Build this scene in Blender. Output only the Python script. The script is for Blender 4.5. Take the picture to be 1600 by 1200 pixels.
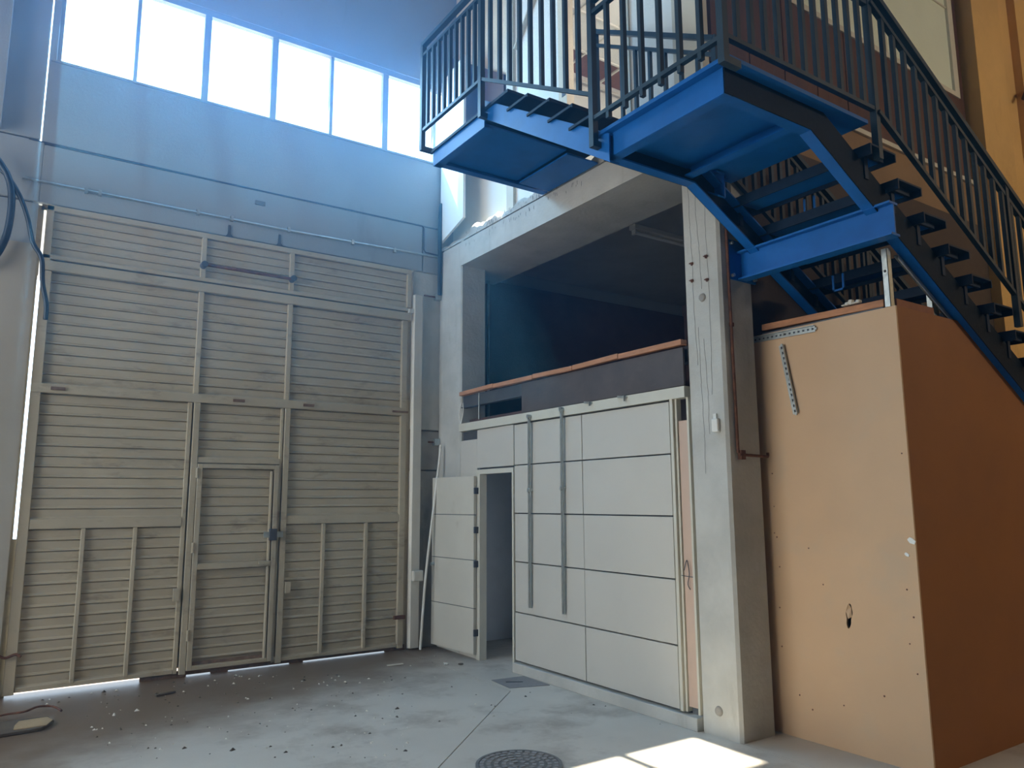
import bpy, bmesh, math, random
from mathutils import Vector, Matrix

random.seed(7)
for o in list(bpy.data.objects):
    bpy.data.objects.remove(o, do_unlink=True)
S = bpy.context.scene
COL = S.collection

# ------------------------------------------------------------------ camera
cam_d = bpy.data.cameras.new('camera')
cam_d.sensor_width = 36.0
cam_d.lens = 1189.51 / 1600.0 * 36.0
cam_d.clip_end = 300
cam = bpy.data.objects.new('camera', cam_d)
COL.objects.link(cam)
_y, _p, _r = .593117, .152604, -.00476713
F = Vector((math.sin(_y) * math.cos(_p), math.cos(_y) * math.cos(_p), math.sin(_p)))
R0 = Vector((math.cos(_y), -math.sin(_y), 0))
U0 = R0.cross(F)
R = R0 * math.cos(_r) + U0 * math.sin(_r)
U = -R0 * math.sin(_r) + U0 * math.cos(_r)
M = Matrix((R, U, -F)).transposed().to_4x4()
M.translation = Vector((0, 0, 1.70))
cam.matrix_world = M
S.camera = cam

# ------------------------------------------------------------------ light
S.view_settings.view_transform = 'Standard'
S.view_settings.look = 'None'
S.view_settings.gamma = 1
S.view_settings.use_curve_mapping = False
S.view_settings.exposure = 0.0
try:
    S.cycles.use_denoising = True
    S.cycles.max_bounces = 10
    S.cycles.diffuse_bounces = 6
    S.cycles.sample_clamp_indirect = 6
except Exception:
    pass
W = bpy.data.worlds.new('sky'); S.world = W
W.use_nodes = True
bg = W.node_tree.nodes['Background']
bg.inputs['Color'].default_value = (0.62, 0.80, 1.0, 1)
bg.inputs['Strength'].default_value = 4.0

sd = bpy.data.lights.new('sun', 'SUN'); sd.energy = 30; sd.angle = 0.009
sd.color = (1.0, 0.95, 0.86)
sun = bpy.data.objects.new('sun', sd); COL.objects.link(sun)
el = math.radians(55.2)
d = Vector((-0.008, -math.cos(el), -math.sin(el)))
sun.rotation_euler = d.to_track_quat('-Z', 'Y').to_euler()
sun.location = (2, 12, 12)

def area(name, loc, rot, sx, sy, power, color):
    a = bpy.data.lights.new(name, 'AREA'); a.shape = 'RECTANGLE'
    a.size = sx; a.size_y = sy; a.energy = power; a.color = color
    o = bpy.data.objects.new(name, a); COL.objects.link(o)
    o.location = loc; o.rotation_euler = rot
    return o
# daylight entering by the window row in view; unseen fill lights added left and rear
area('daylight_front_windows', (2.3, 8.30, 6.6), (math.radians(-70), 0, 0), 4.2, 0.95, 250, (0.26, 0.58, 1.0))
area('rear_fill', (10.2, -5.8, 6.9), (math.radians(80), 0, math.radians(0)), 4.6, 1.3, 260, (1.0, 0.80, 0.52))
area('left_fill', (-5.6, 5.2, 3.6), (0, math.radians(-90), 0), 4.8, 5.2, 230, (1.0, 0.93, 0.82))

area('back_room_fill', (6.2, 5.6, 2.35), (0, 0, 0), 1.0, 1.0, 14, (.75, .88, 1.0))  # unseen fill lamp added to brighten the room behind the doorway

# ------------------------------------------------------------------ materials
MATS = {}
def mat(name, col, rough=.6, metal=0, var=.12, scale=3.0, bump=.15, bscale=40, col2=None, stretch=None, spec=.4, dirt=None):
    m = bpy.data.materials.new(name); m.use_nodes = True
    nt = m.node_tree; N = nt.nodes; L = nt.links
    b = N['Principled BSDF']
    b.inputs['Roughness'].default_value = rough
    b.inputs['Metallic'].default_value = metal
    b.inputs['Specular IOR Level'].default_value = spec
    g = N.new('ShaderNodeNewGeometry')
    mp = N.new('ShaderNodeMapping'); L.new(g.outputs['Position'], mp.inputs['Vector'])
    if stretch: mp.inputs['Scale'].default_value = stretch
    n = N.new('ShaderNodeTexNoise'); n.inputs['Scale'].default_value = scale
    n.inputs['Detail'].default_value = 6; n.inputs['Roughness'].default_value = .62
    L.new(mp.outputs[0], n.inputs['Vector'])
    cr = N.new('ShaderNodeValToRGB')
    c1 = [max(0, c * (1 - var)) for c in col] + [1]
    c2 = ([min(1, c * (1 + var)) for c in col] if col2 is None else list(col2)) + [1]
    cr.color_ramp.elements[0].position = .32; cr.color_ramp.elements[0].color = c1
    cr.color_ramp.elements[1].position = .68; cr.color_ramp.elements[1].color = c2
    L.new(n.outputs['Fac'], cr.inputs['Fac'])
    out = cr.outputs['Color']
    if dirt:                                   # (colour, noise scale, threshold, mapping stretch)
        mp2 = N.new('ShaderNodeMapping'); L.new(g.outputs['Position'], mp2.inputs['Vector'])
        mp2.inputs['Scale'].default_value = dirt[3]
        n2 = N.new('ShaderNodeTexNoise'); n2.inputs['Scale'].default_value = dirt[1]; n2.inputs['Detail'].default_value = 8
        n2.inputs['Roughness'].default_value = .7
        L.new(mp2.outputs[0], n2.inputs['Vector'])
        r2 = N.new('ShaderNodeValToRGB')
        r2.color_ramp.elements[0].position = dirt[2]; r2.color_ramp.elements[0].color = (0, 0, 0, 1)
        r2.color_ramp.elements[1].position = dirt[2] + .14; r2.color_ramp.elements[1].color = (dirt[4],) * 3 + (1,)
        L.new(n2.outputs['Fac'], r2.inputs['Fac'])
        mx = N.new('ShaderNodeMix'); mx.data_type = 'RGBA'
        L.new(r2.outputs['Color'], mx.inputs['Factor'])
        L.new(out, mx.inputs['A']); mx.inputs['B'].default_value = list(dirt[0]) + [1]
        out = mx.outputs['Result']
    L.new(out, b.inputs['Base Color'])
    if bump:
        nb = N.new('ShaderNodeTexNoise'); nb.inputs['Scale'].default_value = bscale; nb.inputs['Detail'].default_value = 4
        L.new(mp.outputs[0], nb.inputs['Vector'])
        bp = N.new('ShaderNodeBump'); bp.inputs['Strength'].default_value = bump; bp.inputs['Distance'].default_value = .01
        L.new(nb.outputs['Fac'], bp.inputs['Height']); L.new(bp.outputs[0], b.inputs['Normal'])
    MATS[name] = m
    return m
one = (1, 1, 1)
mat('wall_paint', (.30, .335, .365), .75, var=.06, scale=1.2, bump=.12, dirt=((.17, .18, .19), 2.2, .60, (1, 1, .25), .35))
mat('concrete', (.46, .455, .42), .8, var=.12, scale=2.5, bump=.35, bscale=30, dirt=((.22, .20, .17), 3.5, .58, (1, 1, .18), .45))
mat('concrete_dark', (.30, .28, .25), .85, var=.2, scale=2.5, bump=.35, bscale=30, dirt=((.14, .12, .10), 3.5, .55, (1, 1, .3), .5))
mat('soffit', (.33, .32, .30), .85, var=.15, scale=1.2, bump=.25)
mat('floor_paint', (.55, .52, .465), .45, var=.10, scale=.8, bump=.12, bscale=55, dirt=((.19, .15, .115), 1.1, .50, (1, 1, 1), .55))
mat('gate_paint', (.435, .38, .275), .55, var=.08, scale=2.0, bump=.08, dirt=((.17, .13, .085), 2.6, .56, (1, 1, 2.5), .5))
mat('gate_rust', (.20, .13, .09), .8, var=.3, scale=20)
mat('rust', (.13, .055, .03), .85, var=.4, scale=18, bump=.4)
mat('guide_paint', (.55, .53, .47), .6, var=.06)
mat('blue_paint', (.006, .118, .42), .42, var=.12, scale=5, bump=.06, spec=.25, dirt=((.008, .05, .14), 5, .6, one, .5))
mat('rail_paint', (.022, .042, .060), .42, var=.15, scale=6, bump=.05, spec=.3)
mat('tread_paint', (.009, .022, .048), .55, spec=.18, var=.2, scale=8, bump=.1)
mat('panel_white', (.52, .50, .45), .5, var=.03, scale=1.5, bump=.03, dirt=((.42, .39, .32), 2.5, .6, one, .4))
mat('door_white', (.56, .54, .47), .5, var=.05, scale=2, bump=.03, dirt=((.32, .26, .18), 3, .58, (1, 1, .7), .45))
mat('trim_cream', (.56, .54, .46), .5, var=.05)
mat('dark_board', (.075, .062, .060), .6, var=.15, scale=4, dirt=((.13, .11, .10), 3, .6, (1, .6, 2), .4))
mat('web_dark', (.006, .012, .020), .6, spec=.1, var=.2, scale=6)  # near-black webs of the lower stringers, flanges stay blue
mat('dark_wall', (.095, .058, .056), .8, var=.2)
mat('room_wall', (.60, .62, .66), .8, var=.08)
mat('dark_steel', (.07, .075, .09), .5, var=.2)
mat('timber', (.42, .19, .09), .65, var=.2, scale=6, stretch=(6, 1, 6), bump=.2)
mat('timber_dark', (.26, .09, .035), .6, var=.2, scale=6)
mat('board_tan', (.58, .385, .23), .6, var=.05, scale=1.4, bump=.05, dirt=((.50, .38, .26), 2.0, .52, one, .5))
mat('tan_shaded', (.27, .10, .022), .65, var=.08, scale=1.4, bump=.05)  # shaded copy of the tan board, shade put into the colour
mat('ply_pink', (.55, .40, .31), .65, var=.08, scale=3, stretch=(1, 1, .3))
mat('galvanised', (.42, .46, .46), .35, .75, var=.15, scale=14)
mat('black_plastic', (.018, .020, .024), .45, var=.2)
mat('cable_blue', (.02, .035, .055), .4, var=.2)
mat('white_plastic', (.72, .71, .66), .4, var=.04)
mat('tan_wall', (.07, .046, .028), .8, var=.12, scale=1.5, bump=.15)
mat('ochre_wall', (.60, .37, .13), .8, var=.1, scale=1.2, bump=.12, dirt=((.34, .18, .06), 1.5, .55, (1, 1, .3), .5))
mat('brown_cladding', (.085, .034, .016), .6, var=.25, scale=5, stretch=(1, 1, .15))
mat('pale_panel', (.68, .74, .62), .35, var=.03, spec=.5)
mat('pale_wall', (.78, .80, .78), .7, var=.03)
mat('beige_wall', (.72, .64, .50), .7, var=.03)
mat('brick_red', (.26, .13, .10), .7, var=.15)
mat('frame_metal', (.30, .33, .36), .4, .2, var=.08)
mat('outside_ground', (.55, .54, .50), .9, var=.1)
mat('cast_iron', (.16, .155, .15), .6, .3, var=.25, scale=12, bump=.3)
mat('hatch', (.24, .235, .24), .6, var=.12, scale=10)
mat('rubble_pale', (.60, .57, .50), .9, var=.15)
mat('rubble_dark', (.10, .08, .06), .9, var=.3)
mat('scrap_tan', (.36, .27, .16), .8, var=.15)
mat('lining_paint', (.36, .335, .28), .65, var=.06, scale=2, bump=.06, dirt=((.2, .17, .13), 3, .62, (1, 1, .5), .5))
mat('mid_wall', (.24, .15, .075), .8, var=.12, scale=1.5)
mat('joint', (.16, .15, .14), .9, var=.2)
mat('roof_paint', (.30, .31, .33), .8, var=.06)
mg = bpy.data.materials.new('window_glass'); mg.use_nodes = True
nt = mg.node_tree; nt.nodes.clear()
_o = nt.nodes.new('ShaderNodeOutputMaterial'); _t = nt.nodes.new('ShaderNodeBsdfTransparent'); _g = nt.nodes.new('ShaderNodeBsdfGlossy')
_m = nt.nodes.new('ShaderNodeMixShader'); _m.inputs[0].default_value = .06; _g.inputs['Roughness'].default_value = .05
_t.inputs['Color'].default_value = (.93, .95, .94, 1)
nt.links.new(_t.outputs[0], _m.inputs[1]); nt.links.new(_g.outputs[0], _m.inputs[2]); nt.links.new(_m.outputs[0], _o.inputs[0])
MATS['window_glass'] = mg

# swept-up earth on the floor along the gate : a drift of dirt with its own shape
_f = MATS['floor_paint']; nt = _f.node_tree; N = nt.nodes; L = nt.links; _b = N['Principled BSDF']
_src = _b.inputs['Base Color'].links[0].from_socket
_g = N.new('ShaderNodeNewGeometry'); _sx = N.new('ShaderNodeSeparateXYZ'); L.new(_g.outputs['Position'], _sx.inputs[0])
_a = N.new('ShaderNodeMath'); _a.operation = 'MULTIPLY_ADD'; L.new(_sx.outputs['X'], _a.inputs[0]); _a.inputs[1].default_value = -.38; L.new(_sx.outputs['Y'], _a.inputs[2])
_n = N.new('ShaderNodeTexNoise'); _n.inputs['Scale'].default_value = 1.3; _n.inputs['Detail'].default_value = 7; _n.inputs['Roughness'].default_value = .65; L.new(_g.outputs['Position'], _n.inputs['Vector'])
_c = N.new('ShaderNodeMath'); _c.operation = 'MULTIPLY_ADD'; L.new(_n.outputs['Fac'], _c.inputs[0]); _c.inputs[1].default_value = 1.6; L.new(_a.outputs[0], _c.inputs[2])
_r2 = N.new('ShaderNodeMapRange'); _r2.interpolation_type = 'SMOOTHSTEP'; L.new(_c.outputs[0], _r2.inputs['Value'])
_r2.inputs['From Min'].default_value = 5.9; _r2.inputs['From Max'].default_value = 7.5; _r2.inputs['To Max'].default_value = .93
_x = N.new('ShaderNodeMix'); _x.data_type = 'RGBA'; L.new(_r2.outputs[0], _x.inputs['Factor']); L.new(_src, _x.inputs['A']); _x.inputs['B'].default_value = (.13, .08, .045, 1)
L.new(_x.outputs['Result'], _b.inputs['Base Color'])

# ------------------------------------------------------------------ helpers
ORG = {}
def props(o, label=None, cat=None, group=None, kind=None):
    if label: o['label'] = label
    if cat: o['category'] = cat
    if group: o['group'] = group
    if kind: o['kind'] = kind
    return o

def thing(name, loc, label=None, cat=None, group=None, kind=None, parent=None):
    o = bpy.data.objects.new(name, None); COL.objects.link(o)
    o.empty_display_size = .1
    po = Vector((0, 0, 0))
    if parent: o.parent = parent; po = ORG[parent.name]
    o.location = Vector(loc) - po
    ORG[o.name] = Vector(loc)
    return props(o, label, cat, group, kind)

class MB:
    """collects geometry in world coordinates"""
    def __init__(s): s.v = []; s.f = []
    def add(s, vs, fs):
        n = len(s.v); s.v += [tuple(v) for v in vs]; s.f += [tuple(i + n for i in f) for f in fs]; return s
    def box(s, x0, x1, y0, y1, z0, z1):
        vs = [(x, y, z) for z in (z0, z1) for y in (y0, y1) for x in (x0, x1)]
        return s.add(vs, [(0, 2, 3, 1), (4, 5, 7, 6), (0, 1, 5, 4), (2, 6, 7, 3), (0, 4, 6, 2), (1, 3, 7, 5)])
    def cbox(s, x0, x1, y0, y1, z0, z1, c):     # vertical edges chamfered
        p = [(x0 + c, y0), (x1 - c, y0), (x1, y0 + c), (x1, y1 - c), (x1 - c, y1), (x0 + c, y1), (x0, y1 - c), (x0, y0 + c)]
        return s.prism(p, z0, z1)
    def prism(s, poly, z0, z1, ax='z'):
        def P(a, b, h):
            return {'z': (a, b, h), 'y': (a, h, b), 'x': (h, a, b)}[ax]
        n = len(poly)
        vs = [P(a, b, z0) for a, b in poly] + [P(a, b, z1) for a, b in poly]
        fs = [tuple(range(n))[::-1], tuple(range(n, 2 * n))] + [(i, (i + 1) % n, n + (i + 1) % n, n + i) for i in range(n)]
        return s.add(vs, fs)
    def bar(s, p0, p1, w, h, up=(0, 0, 1)):      # rectangular bar between two points
        p0, p1 = Vector(p0), Vector(p1); t = (p1 - p0).normalized(); up = Vector(up)
        if abs(t.dot(up)) > .98: up = Vector((1, 0, 0))
        a = t.cross(up).normalized() * w / 2; b = a.cross(t).normalized() * h / 2
        vs = [p + i * a + j * b for p in (p0, p1) for i, j in ((-1, -1), (1, -1), (1, 1), (-1, 1))]
        return s.add(vs, [(0, 1, 2, 3), (7, 6, 5, 4), (0, 4, 5, 1), (1, 5, 6, 2), (2, 6, 7, 3), (3, 7, 4, 0)])
    def cyl(s, p0, p1, r, n=10, r1=None):
        p0, p1 = Vector(p0), Vector(p1); t = (p1 - p0).normalized()
        up = Vector((0, 0, 1)) if abs(t.z) < .95 else Vector((1, 0, 0))
        a = t.cross(up).normalized(); b = a.cross(t).normalized(); r1 = r if r1 is None else r1
        vs = [p0 + (a * math.cos(k * 2 * math.pi / n) + b * math.sin(k * 2 * math.pi / n)) * r for k in range(n)]
        vs += [p1 + (a * math.cos(k * 2 * math.pi / n) + b * math.sin(k * 2 * math.pi / n)) * r1 for k in range(n)]
        return s.add(vs, [tuple(range(n))[::-1], tuple(range(n, 2 * n))] + [(k, (k + 1) % n, n + (k + 1) % n, n + k) for k in range(n)])
    def tube(s, pts, r, n=8):
        pts = [Vector(p) for p in pts]; rings = []
        for i, p in enumerate(pts):
            t = (pts[min(i + 1, len(pts) - 1)] - pts[max(i - 1, 0)]).normalized()
            up = Vector((0, .3, 1)).normalized() if abs(t.z) < .9 else Vector((1, .2, 0)).normalized()
            a = t.cross(up).normalized(); b = a.cross(t).normalized()
            rings.append([p + (a * math.cos(k * 2 * math.pi / n) + b * math.sin(k * 2 * math.pi / n)) * r for k in range(n)])
        vs = [v for g in rings for v in g]
        fs = [(i * n + k, i * n + (k + 1) % n, (i + 1) * n + (k + 1) % n, (i + 1) * n + k) for i in range(len(pts) - 1) for k in range(n)]
        fs += [tuple(range(n))[::-1], tuple(range((len(pts) - 1) * n, len(pts) * n))]
        return s.add(vs, fs)
    def build(s, name, m, parent=None, label=None, cat=None, group=None, kind=None, smooth=False, bevel=0):
        me = bpy.data.meshes.new(name)
        if parent: org = ORG[parent.name]
        else:
            xs, ys, zs = zip(*s.v); org = Vector(((min(xs) + max(xs)) / 2, (min(ys) + max(ys)) / 2, min(zs)))
        me.from_pydata([(v[0] - org.x, v[1] - org.y, v[2] - org.z) for v in s.v], [], s.f)
        bm = bmesh.new(); bm.from_mesh(me); bmesh.ops.recalc_face_normals(bm, faces=bm.faces)
        if bevel: bmesh.ops.bevel(bm, geom=list(bm.edges), offset=bevel, segments=1, affect='EDGES', clamp_overlap=True)
        bm.to_mesh(me); bm.free()
        me.materials.append(MATS[m])
        if smooth:
            for p in me.polygons: p.use_smooth = True
        o = bpy.data.objects.new(name, me); COL.objects.link(o)
        if parent: o.parent = parent
        else: o.location = org
        ORG[o.name] = org.copy()
        return props(o, label, cat, group, kind)

def spline(pts, k=6):
    P = [Vector(p) for p in pts]; out = []
    for i in range(len(P) - 1):
        a, b, c, d_ = P[max(i - 1, 0)], P[i], P[i + 1], P[min(i + 2, len(P) - 1)]
        for j in range(k):
            t = j / k
            out.append(.5 * ((2 * b) + (-a + c) * t + (2 * a - 5 * b + 4 * c - d_) * t * t + (-a + 3 * b - 3 * c + d_) * t ** 3))
    out.append(P[-1]); return out

def copies(name, me, m, locs, parent):
    """alike pieces sharing one mesh; locs are offsets in the parent's frame"""
    for l in locs:
        o = bpy.data.objects.new(name, me); COL.objects.link(o)
        o.parent = parent; o.location = l
def shared(name, mb, m):
    me = bpy.data.meshes.new(name)
    me.from_pydata(mb.v, [], mb.f)
    bm = bmesh.new(); bm.from_mesh(me); bmesh.ops.recalc_face_normals(bm, faces=bm.faces); bm.to_mesh(me); bm.free()
    me.materials.append(MATS[m]); return me

# ================================================================== SETTING
YB = 8.34            # inner face of the back wall
XR = 4.51            # face of the right-hand frame
# floor slabs with real joints
fl = thing('floor', (2, 2, 0), kind='structure')
def slab(poly): MB().prism(poly, -.15, 0).build('floor_slab', 'floor_paint', fl)
jx = 2.36
slab([(-6, -6), (1.75, -6), (1.75, 3.9), (4.02, 6.02), (4.02, 9.2), (-6, 9.2)])
slab([(1.758, -6), (4.50, -6), (4.50, 9.2), (4.028, 9.2), (4.028, 6.016), (1.758, 3.895)])
slab([(4.506, -6), (14, -6), (14, 9.2), (4.506, 9.2)])
MB().box(-6, 14, -6, 9.2, -.3, -.15).build('floor_bed', 'joint', fl)
MB().box(-20, 26, 9.2, 40, -.2, -.02).build('ground', 'outside_ground', kind='structure')

# back wall : precast panels with open joints
wb = thing('wall_back', (2, YB, 0), kind='structure')
T = .10
def wp(x0, x1, z0, z1, m='wall_paint', y0=YB, y1=YB + T): return MB().box(x0, x1, y0, y1, z0, z1).build('wall_panel', m, wb, bevel=.006)
wp(-6, .13, 0, 4.56)
wp(-6, .13, 4.575, 5.19); wp(.13, 4.26, 4.575, 5.165); wp(4.14, 4.54, 0, 2.07, 'concrete_dark'); wp(4.14, 4.54, 2.57, 4.56, 'concrete')
wp(4.275, 4.95, 4.575, 5.165)
wp(-6, .092, 5.205, 9.1); wp(.105, 4.95, 5.18, 6.055)
wp(.105, 4.95, 7.16, 9.1); wp(.105, .17, 6.055, 7.16); wp(4.90, 4.95, 6.055, 7.16)
wp(4.54, 4.95, 0, 4.56)
MB().box(4.15, 4.54, YB + .03, YB + T - .01, 2.0, 2.6).build('wall_backing', 'joint', wb)
wp(4.95, 14, 0, 9.1)
MB().box(-6, .08, YB + .03, YB + T + .01, 4.5, 5.3).build('wall_backing', 'joint', wb)
MB().box(.14, 4.9, YB + .03, YB + T + .01, 4.6, 5.3).build('wall_backing', 'joint', wb)
# mortar patch beside the gate
for z0, z1 in ((2.085, 2.55),):
    MB().box(4.145, 4.53, YB - .012, YB + T, z0, z1).build('repair_block', 'concrete_dark', wb, label='rough concrete repair block')
# pilaster on the far left and above the gate, shadowed steel brackets
MB().box(-.75, -.23, YB - .14, YB, 5.22, 9.1).build('wall_pilaster', 'wall_paint', wb)
MB().box(-6, .152, YB - .07, YB - .002, 0, 4.13).build('wall_lining', 'lining_paint', wb, label='pale sheet lining left of the gate')

# window row
wi = thing('window_1', (2.5, YB + .04, 6.055), kind='structure')
fr = MB()
for a, b in ((.855, .89), (1.53, 1.60), (2.28, 2.35), (2.99, 3.03), (3.68, 3.755), (4.40, 4.44)):
    MB().box(a, b, YB + .015, YB + .075, 6.075, 7.10).build('mullion', 'frame_metal', wi)
MB().box(.17, 4.90, YB + .01, YB + .08, 7.09, 7.16).build('top_rail', 'frame_metal', wi)
MB().box(.17, 4.90, YB + .01, YB + .08, 6.055, 6.078).build('bottom_rail', 'frame_metal', wi)
MB().box(.17, .205, YB + .01, YB + .08, 6.078, 7.09).build('side_rail', 'frame_metal', wi)
MB().box(.12, 4.94, YB - .03, YB + .10, 6.038, 6.055).build('sill', 'wall_paint', wi)
xs = (.205, .855, .89, 1.53, 1.60, 2.28, 2.35, 2.99, 3.03, 3.68, 3.755, 4.40, 4.44, 4.9)
for i in range(0, 14, 2):
    MB().box(xs[i], xs[i + 1], YB + .04, YB + .046, 6.078, 7.09).build('pane', 'window_glass', wi)

# roof, rear and side shell (outside the picture), openings added to admit fill light
ce = thing('ceiling', (4, 2, 9.1), kind='structure')
MB().box(-6, 14, -6, 9, 9.1, 9.3).build('roof_deck', 'roof_paint', ce)
for yy in (-3.5, -.5, 2.2, 5.2):
    MB().box(-6, 14, yy, yy + .35, 8.6, 9.1).build('roof_beam', 'concrete', ce)
wl = thing('wall_left', (-6, 2, 0), kind='structure')
MB().box(-6.2, -6, -6, 9, 0, 1.0).build('wall_panel', 'wall_paint', wl)
MB().box(-6.2, -6, -6, 9, 6.0, 9.1).build('wall_panel', 'wall_paint', wl)
MB().box(-6.2, -6, -6, 2.6, 1.0, 6.0).build('wall_panel', 'wall_paint', wl)
MB().box(-6.2, -6, 7.9, 9, 1.0, 6.0).build('wall_panel', 'wall_paint', wl)
MB().box(-6, 14, -6.2, -6, 0, 6.2).build('wall_rear', 'tan_wall', kind='structure')
MB().box(-6, 14, -6.2, -6, 7.6, 9.1).build('wall_rear', 'tan_wall', kind='structure')
MB().box(-6, 7.8, -6.2, -6, 6.2, 7.6).build('wall_rear', 'tan_wall', kind='structure')
MB().box(12.6, 14, -6.2, -6, 6.2, 7.6).build('wall_rear', 'tan_wall', kind='structure')
MB().box(-1, 6, YB + T, YB + T + 3.3, 4.66, 4.8).build('sun_blocker', 'roof_paint', kind='structure')  # unseen slab added outside to keep direct sun off the gate
MB().box(14, 14.2, -6, 9, 0, 9.1).build('wall_far_right', 'ochre_wall', kind='structure')

# ---------------------------------------------------------------- concrete frame on the right
cf = thing('wall_right', (XR, 6, 0), kind='structure')
MB().cbox(XR, 4.89, 3.81, 4.185, 0, 4.55, .022).build('column', 'concrete', cf)
MB().cbox(XR, 4.86, 7.78, YB - .002, 0, 4.55, .015).build('column', 'concrete', cf)
# main beam, ragged top kerb
MB().box(XR, 5.30, 3.81, YB - .002, 4.55, 4.845).build('beam', 'concrete', cf)
MB().box(XR + .02, 5.30, 3.81, YB - .002, 4.845, 4.865).build('beam_joint', 'joint', cf)
kb = MB(); n = 70; y0, y1 = 3.81, YB - .002
rr = [(.022 * math.sin(i * .9) + .02 * math.sin(i * .37) + random.uniform(-.02, .02)) for i in range(n + 1)]
vs = []
for i in range(n + 1):
    y = y0 + (y1 - y0) * i / n; top = 4.985 + rr[i] - (.04 if y > 7.6 else 0); off = .02 * random.random()
    vs += [(XR + .004, y, 4.865), (XR + .004 + off * .4, y, top - .06), (XR + .05 + off, y, top), (5.3, y, 5.0), (5.3, y, 4.865)]
fs = []
for i in range(n):
    for k in range(5):
        a, b = i * 5 + k, i * 5 + (k + 1) % 5; fs.append((a, b, b + 5, a + 5))
fs += [(4, 3, 2, 1, 0), tuple(n * 5 + k for k in range(5))]
kb.add(vs, fs).build('kerb', 'concrete', cf, label='crumbling concrete kerb on the beam')
# hairline cracks down the column and form marks on the beam
for pts in ([(4.10, 4.28), (4.095, 3.9), (4.085, 3.6), (4.09, 3.2), (4.07, 2.75)], [(4.02, 4.3), (4.03, 4.0), (4.01, 3.7), (4.0, 3.35)], [(4.05, 3.05), (4.045, 2.6), (4.035, 2.2), (4.04, 1.9)], [(3.93, 4.2), (3.935, 3.8), (3.925, 3.4), (3.93, 2.9), (3.94, 2.5)], [(4.0, 2.95), (3.98, 2.5), (3.985, 2.2)]):
    q = MB()
    for i in range(len(pts) - 1):
        k = 5
        for j in range(k):
            a_, b_ = j / k, (j + 1) / k
            p_ = (XR, pts[i][0] + (pts[i + 1][0] - pts[i][0]) * a_ + .003 * math.sin(j * 2.1 + i), pts[i][1] + (pts[i + 1][1] - pts[i][1]) * a_)
            r2_ = (XR, pts[i][0] + (pts[i + 1][0] - pts[i][0]) * b_ + .003 * math.sin((j + 1) * 2.1 + i), pts[i][1] + (pts[i + 1][1] - pts[i][1]) * b_)
            q.bar(p_, r2_, .0035, .002, (0, 1, 0))
    q.build('crack', 'joint', cf)
q = MB(); rn = random.Random(5)
for i in range(90):
    y = rn.choice((rn.gauss(6.0, .35), rn.gauss(7.0, .5))); z = 4.88 + rn.uniform(0, .07) if i % 3 else 4.80 + rn.uniform(-.03, .03)
    q.bar((XR - .0006, y, z), (XR - .0006, y + rn.uniform(-.006, .006), z - rn.uniform(.015, .05)), .006, .001, (1, 0, 0))
q.build('form_marks', 'joint', cf, kind='stuff')
# form-tie cones and small fixings on the column
def ring(name, x, y, z, r, lab=None):
    c = MB(); k = 18
    vs = [(x - .0005, y + r * math.cos(i * 6.283 / k), z + r * math.sin(i * 6.283 / k)) for i in range(k)]
    vs += [(x - .014, y + r * .82 * math.cos(i * 6.283 / k), z + r * .82 * math.sin(i * 6.283 / k)) for i in range(k)]
    vs += [(x - .006, y + r * .35 * math.cos(i * 6.283 / k), z + r * .35 * math.sin(i * 6.283 / k)) for i in range(k)]
    vs += [(x - .012, y, z)]
    f = [(i, (i + 1) % k, k + (i + 1) % k, k + i) for i in range(k)] + [(k + i, k + (i + 1) % k, 2 * k + (i + 1) % k, 2 * k + i) for i in range(k)]
    f += [(2 * k + i, 2 * k + (i + 1) % k, 3 * k) for i in range(k)]
    c.add(vs, f).build(name, 'concrete_dark', cf, label=lab, smooth=True)
ring('tie_cone', XR, 3.995, 3.28, .034, 'round tie cone high on the column')
ring('tie_cone', XR, 4.01, .18, .036, 'round tie cone at the foot of the column')
for (y, z) in ((4.08, 3.58), (4.085, 3.44), (3.93, 3.60), (3.93, 3.41)):
    b = MB(); b.cyl((XR, y, z), (XR - .03, y, z), .006, 6); b.cyl((XR, y + .01, z), (XR - .004, y + .01, z), .016, 7)
    b.box(XR - .026, XR - .018, y - .02, y + .02, z - .004, z + .004)
    b.build('anchor_bolt', 'rust', cf)
# mezzanine floor, ground room and mezzanine room behind
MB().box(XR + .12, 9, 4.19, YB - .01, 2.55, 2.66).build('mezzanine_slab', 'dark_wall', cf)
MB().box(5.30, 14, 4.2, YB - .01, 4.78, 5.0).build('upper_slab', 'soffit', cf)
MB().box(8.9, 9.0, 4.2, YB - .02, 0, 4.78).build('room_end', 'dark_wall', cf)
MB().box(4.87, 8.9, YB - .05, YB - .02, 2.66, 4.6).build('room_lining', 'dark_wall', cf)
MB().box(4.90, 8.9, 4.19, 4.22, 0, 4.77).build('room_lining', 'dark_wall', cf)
MB().box(4.88, 7.0, YB - .08, YB - .05, 0, 2.54).build('room_lining', 'room_wall', cf)
MB().box(6.9, 7.0, 4.25, YB - .09, 0, 2.54).build('room_lining', 'room_wall', cf)
MB().box(5.6, 5.66, 7.55, 8.2, 0, 2.54).build('room_lining', 'room_wall', cf)

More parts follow.
